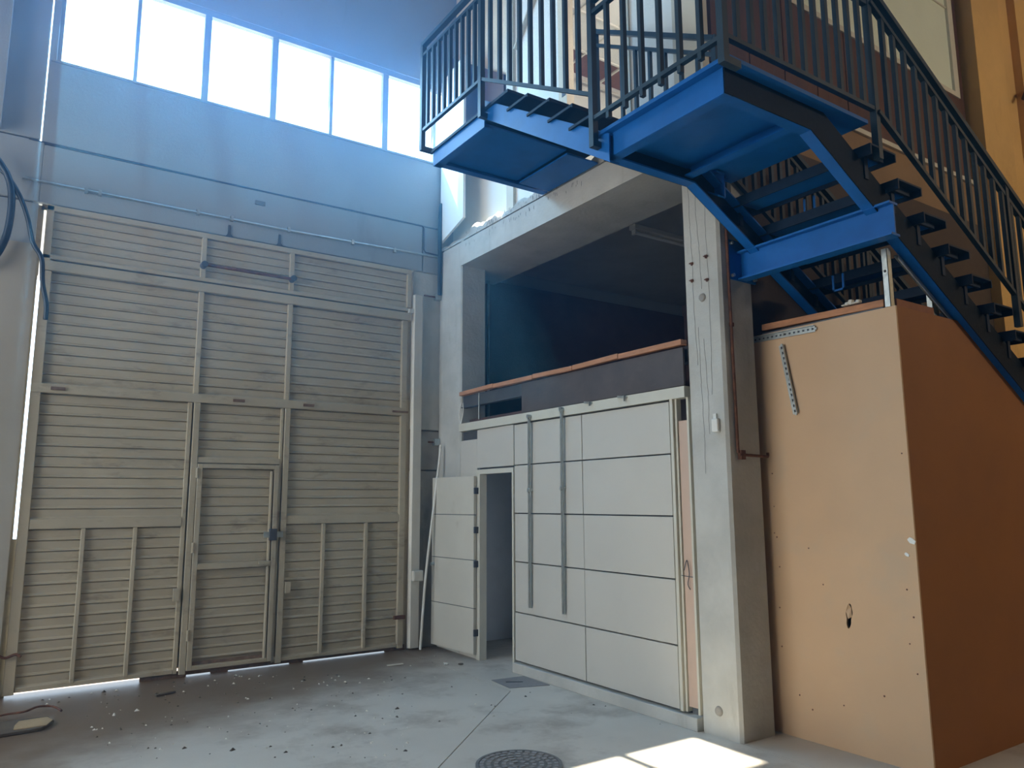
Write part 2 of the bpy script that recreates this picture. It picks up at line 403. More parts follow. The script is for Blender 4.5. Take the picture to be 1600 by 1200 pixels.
# side wall behind the stairs (faces the viewer)
ws = thing('wall_side', (8, 4.1, 0), kind='structure')
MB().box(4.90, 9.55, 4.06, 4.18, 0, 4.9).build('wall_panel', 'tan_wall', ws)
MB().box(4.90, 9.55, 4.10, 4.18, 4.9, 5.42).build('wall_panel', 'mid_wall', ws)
MB().box(4.90, 9.50, 4.07, 4.18, 5.42, 5.47).build('ledge', 'trim_cream', ws)
nb = 26
for i in range(nb):
    x0 = 4.86 + (9.28 - 4.86) * i / nb; x1 = 4.86 + (9.28 - 4.86) * (i + 1) / nb - .006
    MB().box(x0, x1, 4.075 + .003 * (i % 3), 4.12, 5.47, 6.47).build('cladding_board', 'brown_cladding', ws)
MB().box(4.86, 9.50, 4.12, 4.18, 5.47, 9.1).build('wall_panel', 'brown_cladding', ws)
MB().box(9.55, 10.3, 3.95, 4.3, 0, 9.1).build('pier', 'ochre_wall', ws)
MB().box(10.3, 10.95, 4.1, 4.3, 0, 9.1).build('wall_panel', 'ochre_wall', ws)
MB().box(10.95, 14, 4.0, 4.3, 0, 9.1).build('wall_panel', 'ochre_wall', ws)
MB().tube([(10.8, 3.96, 6.9), (10.9, 3.96, 7.02), (11.4, 3.96, 7.30), (13, 3.96, 7.9)], .03).build('pipe', 'tan_wall', ws)
w2 = thing('window_2', (7, 4.08, 6.5), kind='structure')
MB().box(5.75, 9.17, 4.09, 4.12, 6.53, 9.1).build('pane', 'pale_panel', w2, label='pale frosted glazing')
MB().box(5.75, 9.28, 4.06, 4.12, 6.47, 6.53).build('bottom_rail', 'trim_cream', w2)
MB().box(9.17, 9.28, 4.06, 4.12, 6.53, 9.1).build('side_rail', 'trim_cream', w2)
MB().box(5.69, 5.75, 4.06, 4.12, 6.47, 9.1).build('side_rail', 'trim_cream', w2)
MB().box(7.72, 7.745, 4.075, 4.09, 6.53, 9.1).build('glazing_bar', 'trim_cream', w2)
MB().box(5.75, 9.17, 4.075, 4.09, 7.63, 7.65).build('glazing_bar', 'trim_cream', w2)

# upper-floor partition line in the plane x = 4.7
up = thing('wall_upper', (4.7, 6, 5.0), kind='structure')
def ub(y0, y1, z0, z1, m, name='partition_panel', x0=4.70, x1=4.76, lab=None): return MB().box(x0, x1, y0, y1, z0, z1).build(name, m, up, label=lab)
ub(7.04, YB - .01, 5.0, 5.95, 'pale_wall')
MB().prism([(7.06, 5.95), (YB - .02, 5.95), (YB - .02, 7.62), (7.06, 6.76)], 4.66, 4.76, 'x').build('slanted_panel', 'brown_cladding', up, label='dark brown panel with a slanted top edge')
MB().prism([(7.04, 6.75), (YB - .02, 7.62), (YB - .02, 9.1), (7.04, 9.1)], 4.72, 4.78, 'x').build('partition_panel', 'beige_wall', up)
ub(4.98, 7.04, 8.1, 9.1, 'pale_wall')
ub(4.36, 4.98, 5.0, 9.1, 'pale_wall')
ub(4.08, 4.30, 5.0, 9.1, 'beige_wall')
ub(4.30, 4.36, 5.0, 9.1, 'trim_cream', 'jamb', 4.68)
ub(4.03, 4.08, 5.0, 9.1, 'trim_cream', 'jamb', 4.68)
ub(4.92, 4.98, 5.0, 9.1, 'trim_cream', 'jamb', 4.68)
d3 = thing('door_3', (4.7, 6.5, 5.02), kind='structure')
MB().box(4.72, 4.76, 6.02, 6.90, 5.02, 8.1).build('door_leaf', 'pale_wall', d3)
MB().box(4.68, 4.78, 6.90, 7.04, 5.0, 8.1).build('jamb', 'trim_cream', d3)
MB().box(4.68, 4.78, 5.88, 6.02, 5.0, 8.1).build('jamb', 'beige_wall', d3)
MB().box(4.675, 4.685, 5.9, 5.96, 5.95, 6.05).build('hinge', 'dark_steel', d3)
MB().box(4.675, 4.685, 5.9, 5.96, 5.75, 5.83).build('hinge', 'dark_steel', d3)
MB().bar((4.705, 6.85, 6.98), (4.705, 6.35, 7.55), .02, .09, (1, 0, 0)).build('tape_strip', 'trim_cream', d3)
# room seen through the upper opening
MB().box(7.0, 7.1, 4.3, 7.4, 5.0, 7.6).build('room_wall', 'pale_wall', up)
MB().box(4.8, 7.0, 7.32, 7.4, 5.0, 7.6).build('room_wall', 'pale_wall', up)
MB().box(4.8, 7.0, 4.2, 4.28, 5.0, 7.6).build('room_wall', 'pale_wall', up)
MB().box(4.8, 7.0, 4.28, 7.32, 7.34, 7.4).build('room_soffit', 'brick_red', up, label='brown-red soffit above the open ceiling grid')
for i, x in enumerate((5.06, 5.65, 6.24)):
    MB().box(x - .012, x + .012, 4.28, 7.32, 7.185, 7.21).build('ceiling_bar', 'white_plastic', up)
for y in (4.9, 5.5, 6.1, 6.70, 7.22):
    MB().box(4.78, 7.0, y - .012, y + .012, 7.18, 7.205).build('ceiling_bar', 'white_plastic', up)
for x0, x1 in ((4.79, 5.048), (5.072, 5.638), (5.662, 6.228), (6.252, 6.99)):
    for y0, y1 in ((4.29, 4.888), (4.912, 5.488), (5.512, 6.088), (6.112, 6.688)):
        MB().box(x0, x1, y0, y1, 7.206, 7.22).build('ceiling_tile', 'pale_wall', up)
area('upper_room_fill', (5.9, 4.45, 6.3), (math.radians(90), 0, 0), 1.2, .8, 30, (1.0, .93, .84))  # unseen lamp added to light the upper room

# ---------------------------------------------------------------- white panel partition (ground floor)
pw = thing('wall_partition', (XR, 6, 0), kind='structure')
PX0, PX1 = XR - .012, XR + .035
zrow = [.11, .585, 1.085, 1.575, 2.07, 2.50]
g = .006
for r in range(5):
    MB().box(PX0, PX1, 4.385 + g, 5.515 - g, zrow[r] + g, zrow[r + 1] - g).build('panel', 'panel_white', pw, bevel=.002)
    MB().box(PX0 + (.004 if r in (1, 2) else 0), PX1, 5.515 + g * .6, 6.64 - g, zrow[r] + g, zrow[r + 1] - g).build('panel', 'panel_white', pw, bevel=.002)
MB().box(PX0, PX1, 6.65, 7.385, 2.07, 2.50).build('panel', 'panel_white', pw, bevel=.002)
MB().box(PX0 + .01, PX1, 7.40, 7.775, 0, 2.40).build('panel', 'panel_white', pw, bevel=.002)
MB().box(PX1, PX1 + .03, 4.33, 6.64, .0, 2.5).build('backing_board', 'dark_steel', pw)
MB().box(PX1, PX1 + .03, 6.64, 7.775, 2.04, 2.5).build('backing_board', 'dark_steel', pw)
MB().box(XR - .03, XR + .06, 4.20, 7.775, 2.51, 2.60).build('head_rail', 'trim_cream', pw)
MB().box(XR - .02, XR + .05, 4.345, 4.375, .11, 2.51).build('edge_strip', 'trim_cream', pw)
MB().box(XR + .0, XR + .05, 4.318, 4.338, .11, 2.51).build('edge_strip', 'trim_cream', pw)
MB().box(XR + .01, XR + .04, 4.215, 4.31, .15, 2.33).build('filler_board', 'ply_pink', pw, label='pinkish plywood filler board beside the column')
MB().box(XR - .005, XR + .03, 4.188, 4.208, .11, 2.51).build('edge_strip', 'trim_cream', pw)
MB().box(XR - .045, XR + .05, 4.187, 6.645, 0, .095).build('baseboard_right', 'concrete', kind='structure', bevel=.004)
# interior door (open leaf)
d2 = thing('door_2', (XR, 7.0, 0), kind='structure')
MB().box(XR - .02, XR + .07, 6.645, 6.675, 0, 2.05).build('jamb', 'trim_cream', d2)
MB().box(XR - .02, XR + .07, 7.315, 7.39, 0, 2.05).build('jamb', 'trim_cream', d2)
MB().box(XR - .02, XR + .07, 6.675, 7.315, 2.0, 2.05).build('jamb', 'trim_cream', d2)
leaf = thing('door_leaf', (XR, 7.36, .03), parent=d2)
a0 = Vector((XR - .03, 7.37, 0)); a1 = Vector((XR - .09, 8.235, 0)); nn = Vector((-.99, -.07, 0)) * .035
zl = [.055, .54, 1.055, 1.55, 1.985]
for i in range(4):
    q = MB(); z0, z1 = zl[i] + (.004 if i else 0), zl[i + 1] - .004
    P4 = [a0, a1, a1 + nn, a0 + nn]
    q.add([(p.x, p.y, z) for z in (z0, z1) for p in P4], [(0, 1, 2, 3), (7, 6, 5, 4), (0, 4, 5, 1), (1, 5, 6, 2), (2, 6, 7, 3), (3, 7, 4, 0)])
    q.build('leaf_panel', 'door_white', leaf)
q = MB(); P4 = [a0.lerp(a1, .01) + nn * .15, a0.lerp(a1, .99) + nn * .15, a0.lerp(a1, .99) + nn * .8, a0.lerp(a1, .01) + nn * .8]
q.add([(p.x, p.y, z) for z in (.06, 1.98) for p in P4], [(0, 1, 2, 3), (7, 6, 5, 4), (0, 4, 5, 1), (1, 5, 6, 2), (2, 6, 7, 3), (3, 7, 4, 0)])
q.build('leaf_core', 'dark_steel', leaf)
for z in (.25, 1.35, 1.78, .98):
    MB().box(XR - .075, XR - .02, 7.340, 7.358, z, z + .07).build('hinge', 'dark_steel', leaf)
MB().cyl(a1 + nn + Vector((0, -.05, .97)), a1 + nn * 2.2 + Vector((0, -.05, .97)), .018, 10).build('handle', 'galvanised', leaf)

# ---------------------------------------------------------------- the gate
ga = thing('door_1', (2.1, YB, 0), kind='structure')
GY = YB - .035
def fm(x0, x1, z0, z1, y0=GY, y1=GY + .06, name='frame_bar', m='gate_paint'): return MB().box(x0, x1, y0, y1, z0, z1).build(name, m, ga, bevel=.004)
# outer posts
fm(.20, .262, 3.98, 4.55); fm(.20, 4.10, 4.50, 4.555); fm(4.045, 4.10, 4.07, 4.50)
fm(.20, 4.10, 3.905, 4.0, GY - .012); fm(.20, 4.10, 4.022, 4.062)
fm(.20, .285, .03, 3.90, GY - .004); fm(3.985, 4.055, .03, 3.90, GY - .004)
fm(.20, 4.055, 2.725, 2.815, GY - .014)
fm(1.625, 1.675, 4.06, 4.50); fm(2.575, 2.625, 4.06, 4.50)
fm(1.625, 1.675, 2.815, 3.905); fm(2.575, 2.625, 2.815, 3.905)
fm(1.585, 1.625, .04, 2.725, GY + .01); fm(1.64, 1.70, .03, 2.725, GY - .008)
fm(2.545, 2.575, .04, 2.725, GY + .01); fm(2.585, 2.645, .03, 2.725, GY - .008)
fm(.285, 1.585, 1.465, 1.555); fm(2.645, 3.985, 1.465, 1.555)
fm(1.70, 2.545, 2.105, 2.165)
for x in (.725, 1.17, 3.07, 3.575): fm(x - .018, x + .018, .07, 1.465, GY, GY + .045)
for x0, x1 in ((.285, 1.585), (2.645, 3.985)):
    fm(x0, x1, .045, .085, GY + .005)
MB().box(.262, 4.05, YB + .03, YB + .034, .085, 4.56).build('light_stop_sheet', 'gate_paint', ga)  # sheet added behind the slats to stop sun leaking through
for x0, x1, z0, z1 in ((.10, .215, 0, 1.38), (.10, .178, 3.86, 4.56), (.10, .172, 1.38, 3.86), (4.052, 4.16, 0, 1.15), (4.066, 4.16, 1.15, 2.9), (4.05, 4.16, 2.9, 4.56), (.16, 4.1, 4.52, 4.60)):
    MB().box(x0, x1, YB + .05, YB + .058, z0, z1).build('cover_strip', 'gate_paint', ga)
for x0, x1, z0, z1 in ((1.30, 1.72, 0, .06), (1.72, 1.95, .014, .06), (1.95, 2.12, 0, .06), (2.12, 2.75, .010, .06), (2.75, 2.9, 0, .05), (2.9, 3.85, .012, .06), (3.85, 4.10, 0, .06)):
    MB().box(x0, x1, YB + .01, YB + .02, z0, z1).build('threshold_strip', 'gate_rust', ga)
# wicket door
wk = thing('wicket_door', (2.12, GY, .05), parent=ga, label='narrow pedestrian door inside the gate')
def wf(x0, x1, z0, z1, y0=GY - .02): return MB().box(x0, x1, y0, y0 + .05, z0, z1).build('frame_bar', 'gate_paint', wk, bevel=.004)
wf(1.705, 1.755, .06, 2.095); wf(2.49, 2.54, .06, 2.095); wf(1.755, 2.49, 2.05, 2.095); wf(1.755, 2.49, 1.03, 1.09); wf(1.755, 2.49, .06, .10)
wf(2.455, 2.475, .10, 2.03)
MB().box(2.40, 2.60, GY - .05, GY - .02, 1.33, 1.39).build('latch', 'galvanised', wk, label='steel slide latch')
MB().box(2.455, 2.53, GY - .07, GY - .02, 1.30, 1.42).build('lock_box', 'dark_steel', wk)
MB().box(2.36, 2.47, GY - .045, GY - .02, 1.055, 1.085).build('handle', 'gate_paint', wk)
for z in (.35, 1.2, 1.95): MB().cyl((1.70, GY - .025, z), (1.70, GY - .025, z + .10), .014, 8).build('hinge', 'gate_paint', wk)
# louvre slats : every one an object sharing a mesh with its likes
prof = [(-.016, 0), (-.017, .009), (-.003, .024), (-.008, .0890), (.004, .0930), (.006, .0955), (.006, 0)]
def slats(x0, x1, z0, z1, nrow, parent):
    pitch = (z1 - z0) / nrow; w = x1 - x0; s = pitch / .098
    q = MB().prism([(a, b * s) for a, b in prof], 0, w, 'x')
    me = shared('slat', q, 'gate_paint')
    o = ORG[parent.name]
    copies('slat', me, None, [(x0 - o.x, YB + .012 - o.y + random.uniform(-.0025, .0025), z0 + i * pitch - o.z) for i in range(nrow)], parent)
for x0, x1 in ((.26, 1.628), (1.672, 2.578), (2.622, 4.048)):
    slats(x0, x1, 4.062, 4.50, 5, ga)
for x0, x1 in ((.283, 1.628), (1.672, 2.578), (2.622, 3.988)):
    slats(x0, x1, 2.81, 3.90, 11, ga)
for x0, x1 in ((.283, 1.59), (2.64, 3.988)):
    slats(x0, x1, 1.553, 2.722, 12, ga); slats(x0, x1, .075, 1.462, 14, ga)
slats(1.697, 2.55, 2.16, 2.722, 6, ga)
slats(1.75, 2.46, 1.09, 2.05, 10, wk)
slats(1.75, 2.46, .16, 1.03, 9, wk)
MB().box(1.75, 2.46, YB - .004, YB + .012, .10, .13).build('bottom_strip', 'gate_rust', wk)
# small boxes, hooks and bolts
MB().box(1.545, 1.60, GY - .03, GY + .012, .74, .86).build('catch_box', 'gate_paint', ga)
MB().box(2.655, 2.71, GY - .03, GY + .012, .74, .86).build('catch_box', 'gate_paint', ga)
MB().box(3.93, 4.06, GY - .045, GY - .005, .36, .40).build('slide_bolt', 'rust', ga)
MB().cyl((3.86, GY - .03, 2.765), (4.06, GY - .03, 2.765), .012, 8).build('slide_bolt', 'gate_rust', ga)
for x in (.36, 2.02, 2.78):
    MB().box(x, x + .12, GY - .03, GY - .012, 2.755, 2.785).build('slide_bolt', 'gate_rust', ga)
MB().tube(spline([(.12, GY - .03, .40), (.19, GY - .04, .36), (.27, GY - .03, .38), (.31, GY - .05, .36)]), .012).build('pull_hook', 'rust', ga)

# ================================================================== THINGS ON THE BACK WALL
t = thing('crossbar', (2.1, YB - .1, 4.18), 'rusty brown rod bridging the two upper posts of the gate', 'bar')
MB().cyl((1.63, YB - .09, 4.19), (2.60, YB - .09, 4.18), .017, 10).build('rod', 'rust', t, smooth=False)
for x in (1.645, 2.595):
    MB().cyl((x, YB - .13, 4.185), (x, YB - .036, 4.185), .034, 10).build('end_clamp', 'dark_steel', t)
t = thing('wall_conduit', (2.2, YB, 4.77), 'thin grey conduit running level across the wall above the gate', 'conduit')
MB().tube([(-.02, YB - .02, 4.775), (1.2, YB - .02, 4.768), (2.5, YB - .02, 4.763), (3.4, YB - .02, 4.775), (4.48, YB - .02, 4.795)], .013).build('pipe', 'galvanised', t)
for x in (.5, .62, 1.55, 1.9, 2.53, 3.3, 3.85): MB().box(x, x + .03, YB - .04, YB, 4.745, 4.80).build('clip', 'galvanised', t)
t = thing('stepped_cable', (4.3, YB, 4.8), 'dark thin cable stepping down the wall near the corner', 'cable')
MB().tube([(.0, YB - .004, 5.186), (2, YB - .004, 5.172), (4.25, YB - .01, 5.172), (4.275, YB - .012, 5.14), (4.275, YB - .012, 4.86), (4.30, YB - .012, 4.83), (4.5, YB - .012, 4.82)], .008, 6).build('cord', 'dark_steel', t)
for i, x in enumerate((1.9, 2.45)):
    q = MB(); q.prism([(x - .05, 4.555), (x + .06, 4.555), (x + .015, 4.60), (x + .01, 4.70), (x - .012, 4.70), (x - .016, 4.60)], YB - .012, YB - .001, 'y')
    q.build('wall_anchor', 'dark_steel', label=('dark bracket stub above the gate, the left one of two', 'dark bracket stub above the gate, the right one of two')[i], cat='bracket', group='bracket stubs over the gate')
MB().box(2.16, 2.27, YB - .02, YB, 5.00, 5.045).build('wall_scar', 'joint', label='small dark plate remnant on the wall above the conduit', cat='plate')
t = thing('gate_guide', (4.2, YB - .06, .85), 'cream upright guide channel standing right of the gate', 'channel')
MB().box(4.125, 4.235, YB - .085, YB - .002, .02, 4.24).build('channel', 'guide_paint', t, bevel=.004)
MB().box(4.06, 4.13, YB - .07, YB - .02, 4.0, 4.05).build('top_bracket', 'guide_paint', t)
t = thing('junction_box', (4.19, YB - .12, .78), 'small cream electrical box on the guide channel right of the gate', 'box')
MB().box(4.13, 4.255, YB - .15, YB - .087, .78, .90).build('housing', 'guide_paint', t, bevel=.006)
MB().box(4.14, 4.245, YB - .156, YB - .15, .79, .89).build('cover', 'guide_paint', t)
# leaning white tube
MB().tube(spline([(4.22, 8.18, .012), (4.27, 8.17, .8), (4.36, 8.16, 1.6), (4.43, 8.15, 2.2), (4.445, 8.15, 2.38)]), .014).build('plastic_tube', 'white_plastic', label='long white plastic tube leaning in the corner behind the open door', cat='tube')
for (z, s) in ((2.42, 'lower'), (4.26, 'upper')):
    t = thing('corner_clamp', (4.45, 8.2, z), 'rusty clamp stub in the corner, the %s of two' % s, 'clamp', 'clamps in the corner')
    MB().cyl((4.28 if s == 'upper' else 4.36, YB - .03, z), (4.50, YB - .03, z), .010, 8).build('pin', 'rust', t)
    MB().box(4.43, 4.50, YB - .07, YB - .005, z - .04, z + .04).build('block', 'galvanised', t)
# black cables at the far left
MB().tube(spline([(-.32, 8.2, 4.95), (-.22, 8.2, 4.85), (-.12, 8.2, 4.68), (-.085, 8.19, 4.45), (-.10, 8.19, 4.15), (-.17, 8.2, 3.93), (-.24, 8.2, 3.85)]), .032).build('cable_loop', 'cable_blue', label='thick dark cable hanging in a loop at the left edge', cat='cable', smooth=True)
MB().tube(spline([(-.24, 8.22, 4.80), (-.14, 8.2, 4.72), (-.03, 8.2, 4.55), (.05, 8.2, 4.35), (.11, 8.2, 4.12), (.19, 8.2, 3.98), (.215, 8.2, 3.75), (.26, 8.2, 3.55), (.265, 8.2, 3.40)]), .022).build('hanging_cable', 'cable_blue', label='black cable sagging down over the upper left corner of the gate', cat='cable', smooth=True)

# loose corner board with the sunlit wedge, gap behind
q = MB(); z0 = 5.02
q.add([(4.41, 7.58, 5.08), (4.50, 8.31, 4.98), (4.50, 8.31, 7.2), (4.41, 7.58, 7.2), (4.44, 7.575, 5.08), (4.53, 8.305, 4.98), (4.53, 8.305, 7.2), (4.44, 7.575, 7.2)],
      [(0, 1, 2, 3), (4, 7, 6, 5), (0, 4, 5, 1), (1, 5, 6, 2), (2, 6, 7, 3), (3, 7, 4, 0)])
q.build('corner_board', 'pale_wall', label='pale upright board in the corner under the landing, loose along one edge', cat='board')
MB().tube(spline([(4.49, 8.28, 5.5), (4.47, 8.27, 5.2), (4.465, 8.26, 4.9), (4.47, 8.27, 4.5), (4.475, 8.27, 4.28)]), .026).build('corner_pipe', 'cable_blue', label='dark pipe running down the corner below the pale board', cat='pipe', smooth=True)

# ================================================================== THINGS ON THE RIGHT FRAME
MB().box(XR - .03, XR - .008, 4.20, 6.47, 2.605, 2.915).build('dark_board', 'dark_board', label='long dark brown board above the white panel partition', cat='board', bevel=.002)
t = thing('steel_beam', (XR + .05, 6, 2.78), 'dark steel beam behind the dark board and under the timber rail', 'beam')
MB().box(XR + .03, XR + .045, 4.2, 7.77, 2.80, 2.93).build('web', 'dark_steel', t)
MB().box(XR + .0, XR + .08, 4.2, 7.77, 2.79, 2.80).build('flange', 'dark_steel', t)
t = thing('timber_rail', (XR, 6, 2.93), 'long orange-brown timber rail along the top of the dark board', 'rail')
ys = [4.195, 4.95, 5.6, 6.25, 7.0, 7.74]
for i in range(5):
    dz = .008 * math.sin(i * 2)
    MB().bar((XR - .015, ys[i] + .003, 2.955 + dz), (XR - .015, ys[i + 1] - .003, 2.955 - dz * .5), .07, .045).build('batten', 'timber', t, bevel=.003)
t = thing('slotted_rod', (4.47, 6.33, .66), 'slim steel rod standing on the white panels, the left one of two', 'rod', 'steel rods on the white panels')
def rod(t, ya, yb, z0, z1):
    MB().bar((XR - .05, ya, z1), (XR - .035, yb, z0), .032, .014, (1, 0, 0)).build('strip', 'galvanised', t)
    for k in range(16):
        z = z0 + .06 + k * (z1 - z0 - .12) / 15; y = yb + (ya - yb) * (z - z0) / (z1 - z0)
    MB().cyl((XR - .07, ya, z1 + .01), (XR - .015, ya, z1 + .01), .022, 8).build('clamp', 'galvanised', t)
    zc = z0 + (z1 - z0) * .61; yc = yb + (ya - yb) * .61
    MB().cyl((XR - .065, yc, zc), (XR - .015, yc, zc), .02, 8).build('clamp', 'galvanised', t)
rod(t, 6.31, 6.34, .66, 2.54)
t = thing('slotted_rod', (4.47, 5.79, .66), 'slim steel rod standing on the white panels, the right one of two', 'rod', 'steel rods on the white panels')
rod(t, 5.77, 5.80, .66, 2.56)
t = thing('hook_clip', (XR - .04, 4.9, 2.6), 'small metal hook on the head rail over the right-hand panels', 'hook')
MB().bar((XR - .035, 4.98, 2.60), (XR - .035, 4.86, 2.585), .012, .02).build('plate', 'galvanised', t)
MB().cyl((XR - .05, 4.88, 2.60), (XR - .05, 4.88, 2.55), .008, 6).build('hook', 'galvanised', t)
t = thing('hook_clip', (XR - .04, 5.4, 2.6), 'small metal hook on the head rail above the panel joint', 'hook')
MB().bar((XR - .035, 5.44, 2.60), (XR - .035, 5.33, 2.585), .012, .02).build('plate', 'galvanised', t)
MB().cyl((XR - .05, 5.35, 2.60), (XR - .05, 5.35, 2.56), .008, 6).build('hook', 'galvanised', t)
MB().tube(spline([(4.47, 7.70, 2.85), (4.46, 7.73, 2.72), (4.46, 7.70, 2.60), (4.46, 7.64, 2.72), (4.47, 7.66, 2.84)]), .006, 6).build('wire_loop', 'white_plastic', label='thin white wire loop hanging at the left end of the timber rail', cat='wire')
MB().cyl((XR - .01, 7.35, 2.62), (XR - .01, 7.35, 2.92), .008, 8).build('thin_hanger', 'galvanised', label='thin upright metal hanger below the left end of the timber rail', cat='hanger')
MB().cyl((5.15, 8.18, 2.66), (5.15, 8.18, 4.60), .016, 10).build('riser_pipe', 'galvanised', label='thin upright pipe at the left side of the dark mezzanine', cat='pipe')
t = thing('batten_light', (6.2, 6.05, 4.70), 'unlit fluorescent batten light on the mezzanine ceiling beside the column', 'light')
MB().box(5.72, 6.95, 6.0, 6.10, 4.72, 4.778).build('housing', 'white_plastic', t, bevel=.005)
MB().cyl((5.76, 6.05, 4.69), (6.92, 6.05, 4.69), .02, 10).build('tube', 'white_plastic', t)
MB().box(5.74, 5.77, 6.02, 6.08, 4.665, 4.72).build('end_cap', 'white_plastic', t)
# small white box, conduit and bar on the column
t = thing('switch_box', (XR, 3.9, 2.22), 'small white box on the front of the concrete column', 'box')
MB().box(XR - .035, XR - .001, 3.875, 3.935, 2.21, 2.31).build('housing', 'white_plastic', t, bevel=.005)
MB().box(XR - .015, XR - .002, 3.90, 3.93, 2.31, 2.35).build('tab', 'white_plastic', t)
t = thing('column_conduit', (4.60, 3.80, .3), 'rusty conduit down the shaded side of the concrete column', 'conduit')
MB().cyl((4.60, 3.797, 2.05), (4.585, 3.797, 4.4), .012, 8).build('pipe', 'rust', t)
MB().box(4.585, 4.62, 3.79, 3.81, 3.02, 3.05).build('clip', 'rust', t)
t = thing('rebar_stub', (4.75, 3.78, 2.03), 'rusty bar stub across the shaded side of the concrete column', 'bar')
MB().cyl((4.60, 3.785, 2.035), (4.93, 3.785, 2.03), .011, 8).build('bar', 'rust', t)
MB().cyl((4.93, 3.785, 2.03), (4.93, 3.785, 2.06), .011, 8).build('bent_end', 'rust', t)
MB().box(4.61, 4.66, 3.775, 3.81, 2.0, 2.07).build('bracket', 'rust', t)
t = thing('wire_tie', (XR, 4.25, 1.1), 'thin dark wire twisted on the pinkish filler board', 'wire')
MB().tube(spline([(XR - .002, 4.30, 1.16), (XR - .01, 4.26, 1.24), (XR - .01, 4.24, 1.14), (XR - .008, 4.26, 1.06), (XR - .004, 4.24, 1.02)]), .004, 5).build('strand', 'dark_steel', t)
MB().tube([(XR - .002, 4.33, 1.12), (XR - .004, 4.21, 1.115)], .003, 5).build('strand', 'dark_steel', t)
# wall outlets inside the doorway
t = thing('wall_switch', (5.6, 7.8, 1.30), 'black square switch on the wall inside the open doorway', 'switch')
MB().box(5.585, 5.60, 7.72, 7.81, 1.30, 1.41).build('plate', 'black_plastic', t)
MB().box(5.578, 5.585, 7.745, 7.785, 1.325, 1.385).build('rocker', 'black_plastic', t)
t = thing('wall_socket', (5.6, 7.8, .38), 'grey double socket low on the wall inside the open doorway', 'socket')
MB().box(5.585, 5.60, 7.68, 7.86, .36, .46).build('plate', 'frame_metal', t)
for y in (7.72, 7.80): MB().box(5.58, 5.585, y, y + .04, .385, .435).build('outlet', 'white_plastic', t)

# ================================================================== STAIRCASE
ST = thing('staircase', (4.0, 3.2, 0), 'blue steel staircase with two flights, square landing and barred railings', 'staircase')
PIT = .57
XS0 = 4.55; ZL = 4.17; GO = .30; RI = GO * PIT
B = 'blue_paint'
# --- square landing: four channels, deck plate, cross ribs
def channel_x(y, x0, x1, z0, z1, inward):         # web in plane y, flanges going inward (+/-)
    q = MB(); q.box(x0, x1, y - .006, y + .006, z0, z1)
    ya, yb = sorted((y, y + inward * .075))
    q.box(x0, x1, ya, yb, z0 - .002, z0 + .010); q.box(x0, x1, ya, yb, z1 - .010, z1 + .002); return q
def channel_y(x, y0, y1, z0, z1, inward):
    q = MB(); q.box(x - .006, x + .006, y0, y1, z0, z1)
    xa, xb = sorted((x, x + inward * .075))
    q.box(xa, xb, y0, y1, z0 - .002, z0 + .010); q.box(xa, xb, y0, y1, z1 - .010, z1 + .002); return q
channel_y(3.26, 2.66, 3.69, 3.985, 4.145, 1).build('edge_channel', B, ST)
MB().box(3.20, 4.58, 2.58, 3.72, 4.146, 4.172).build('landing_deck', B, ST)
channel_y(4.05, 2.72, 3.64, 4.03, 4.145, -1).build('cross_channel', B, ST)
MB().box(3.28, 4.04, 2.68, 3.68, 4.118, 4.146).build('deck_lining', B, ST)
# --- cranked stringers of the lower flight
def stringer(y, inward, lab, x0=3.26):
    xe = 11.2; zk = 3.99
    bot = [(x0, zk), (4.06, zk), (xe, zk - PIT * (xe - 4.06))]
    top = [(xe, zk - PIT * (xe - 4.06) + .235), (4.20, 4.145), (x0, 4.145)]
    top[0] = (xe, 4.145 - PIT * (xe - 4.20))
    w_ = MB().prism(bot + top, y - .006, y + .006, 'y').build('stringer', 'web_dark', ST, label=lab)
    q = MB()
    for a, b, dz in ((bot[0], bot[1], .005), (bot[1], bot[2], .005), (top[1], top[2], -.005), (top[0], top[1], -.005)):
        q.bar((a[0], y + inward * .04, a[1] + dz), (b[0], y + inward * .04, b[1] + dz), .08, .012)
        q.build('flange', B, w_); q = MB()
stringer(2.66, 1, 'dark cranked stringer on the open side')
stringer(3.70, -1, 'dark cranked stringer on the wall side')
# --- treads of the lower flight with lips and brackets
NT = 22
tq = MB()
tq.box(0, .30, 0, 1.24, -.012, 0); tq.box(0, .012, 0, 1.24, -.075, -.012); tq.box(.288, .30, 0, 1.24, -.06, -.012)
tq.box(.05, .25, .06, .08, -.055, -.012); tq.box(.05, .25, 1.16, 1.18, -.055, -.012)
tme = shared('tread', tq, 'tread_paint')
bme = shared('tread_bracket', MB().box(.06, .10, .085, .125, -.20, -.012), 'tread_paint')
bme2 = shared('tread_bracket', MB().box(.06, .10, 1.115, 1.155, -.20, -.012), 'tread_paint')
under = MB(); under.box(.014, .286, .12, 1.12, -.03, -.013); ume = shared('tread_soffit', under, B)
o0 = ORG[ST.name]
for k in range(1, NT):
    x, z = XS0 + GO * (k - 1), ZL - RI * k
    for nm, me in (('tread', tme), ('tread_bracket', bme), ('tread_bracket', bme2), ('tread_soffit', ume)):
        o = bpy.data.objects.new(nm, me); COL.objects.link(o); o.parent = ST
        o.location = (x - o0.x, 2.56 - o0.y, z - o0.z)
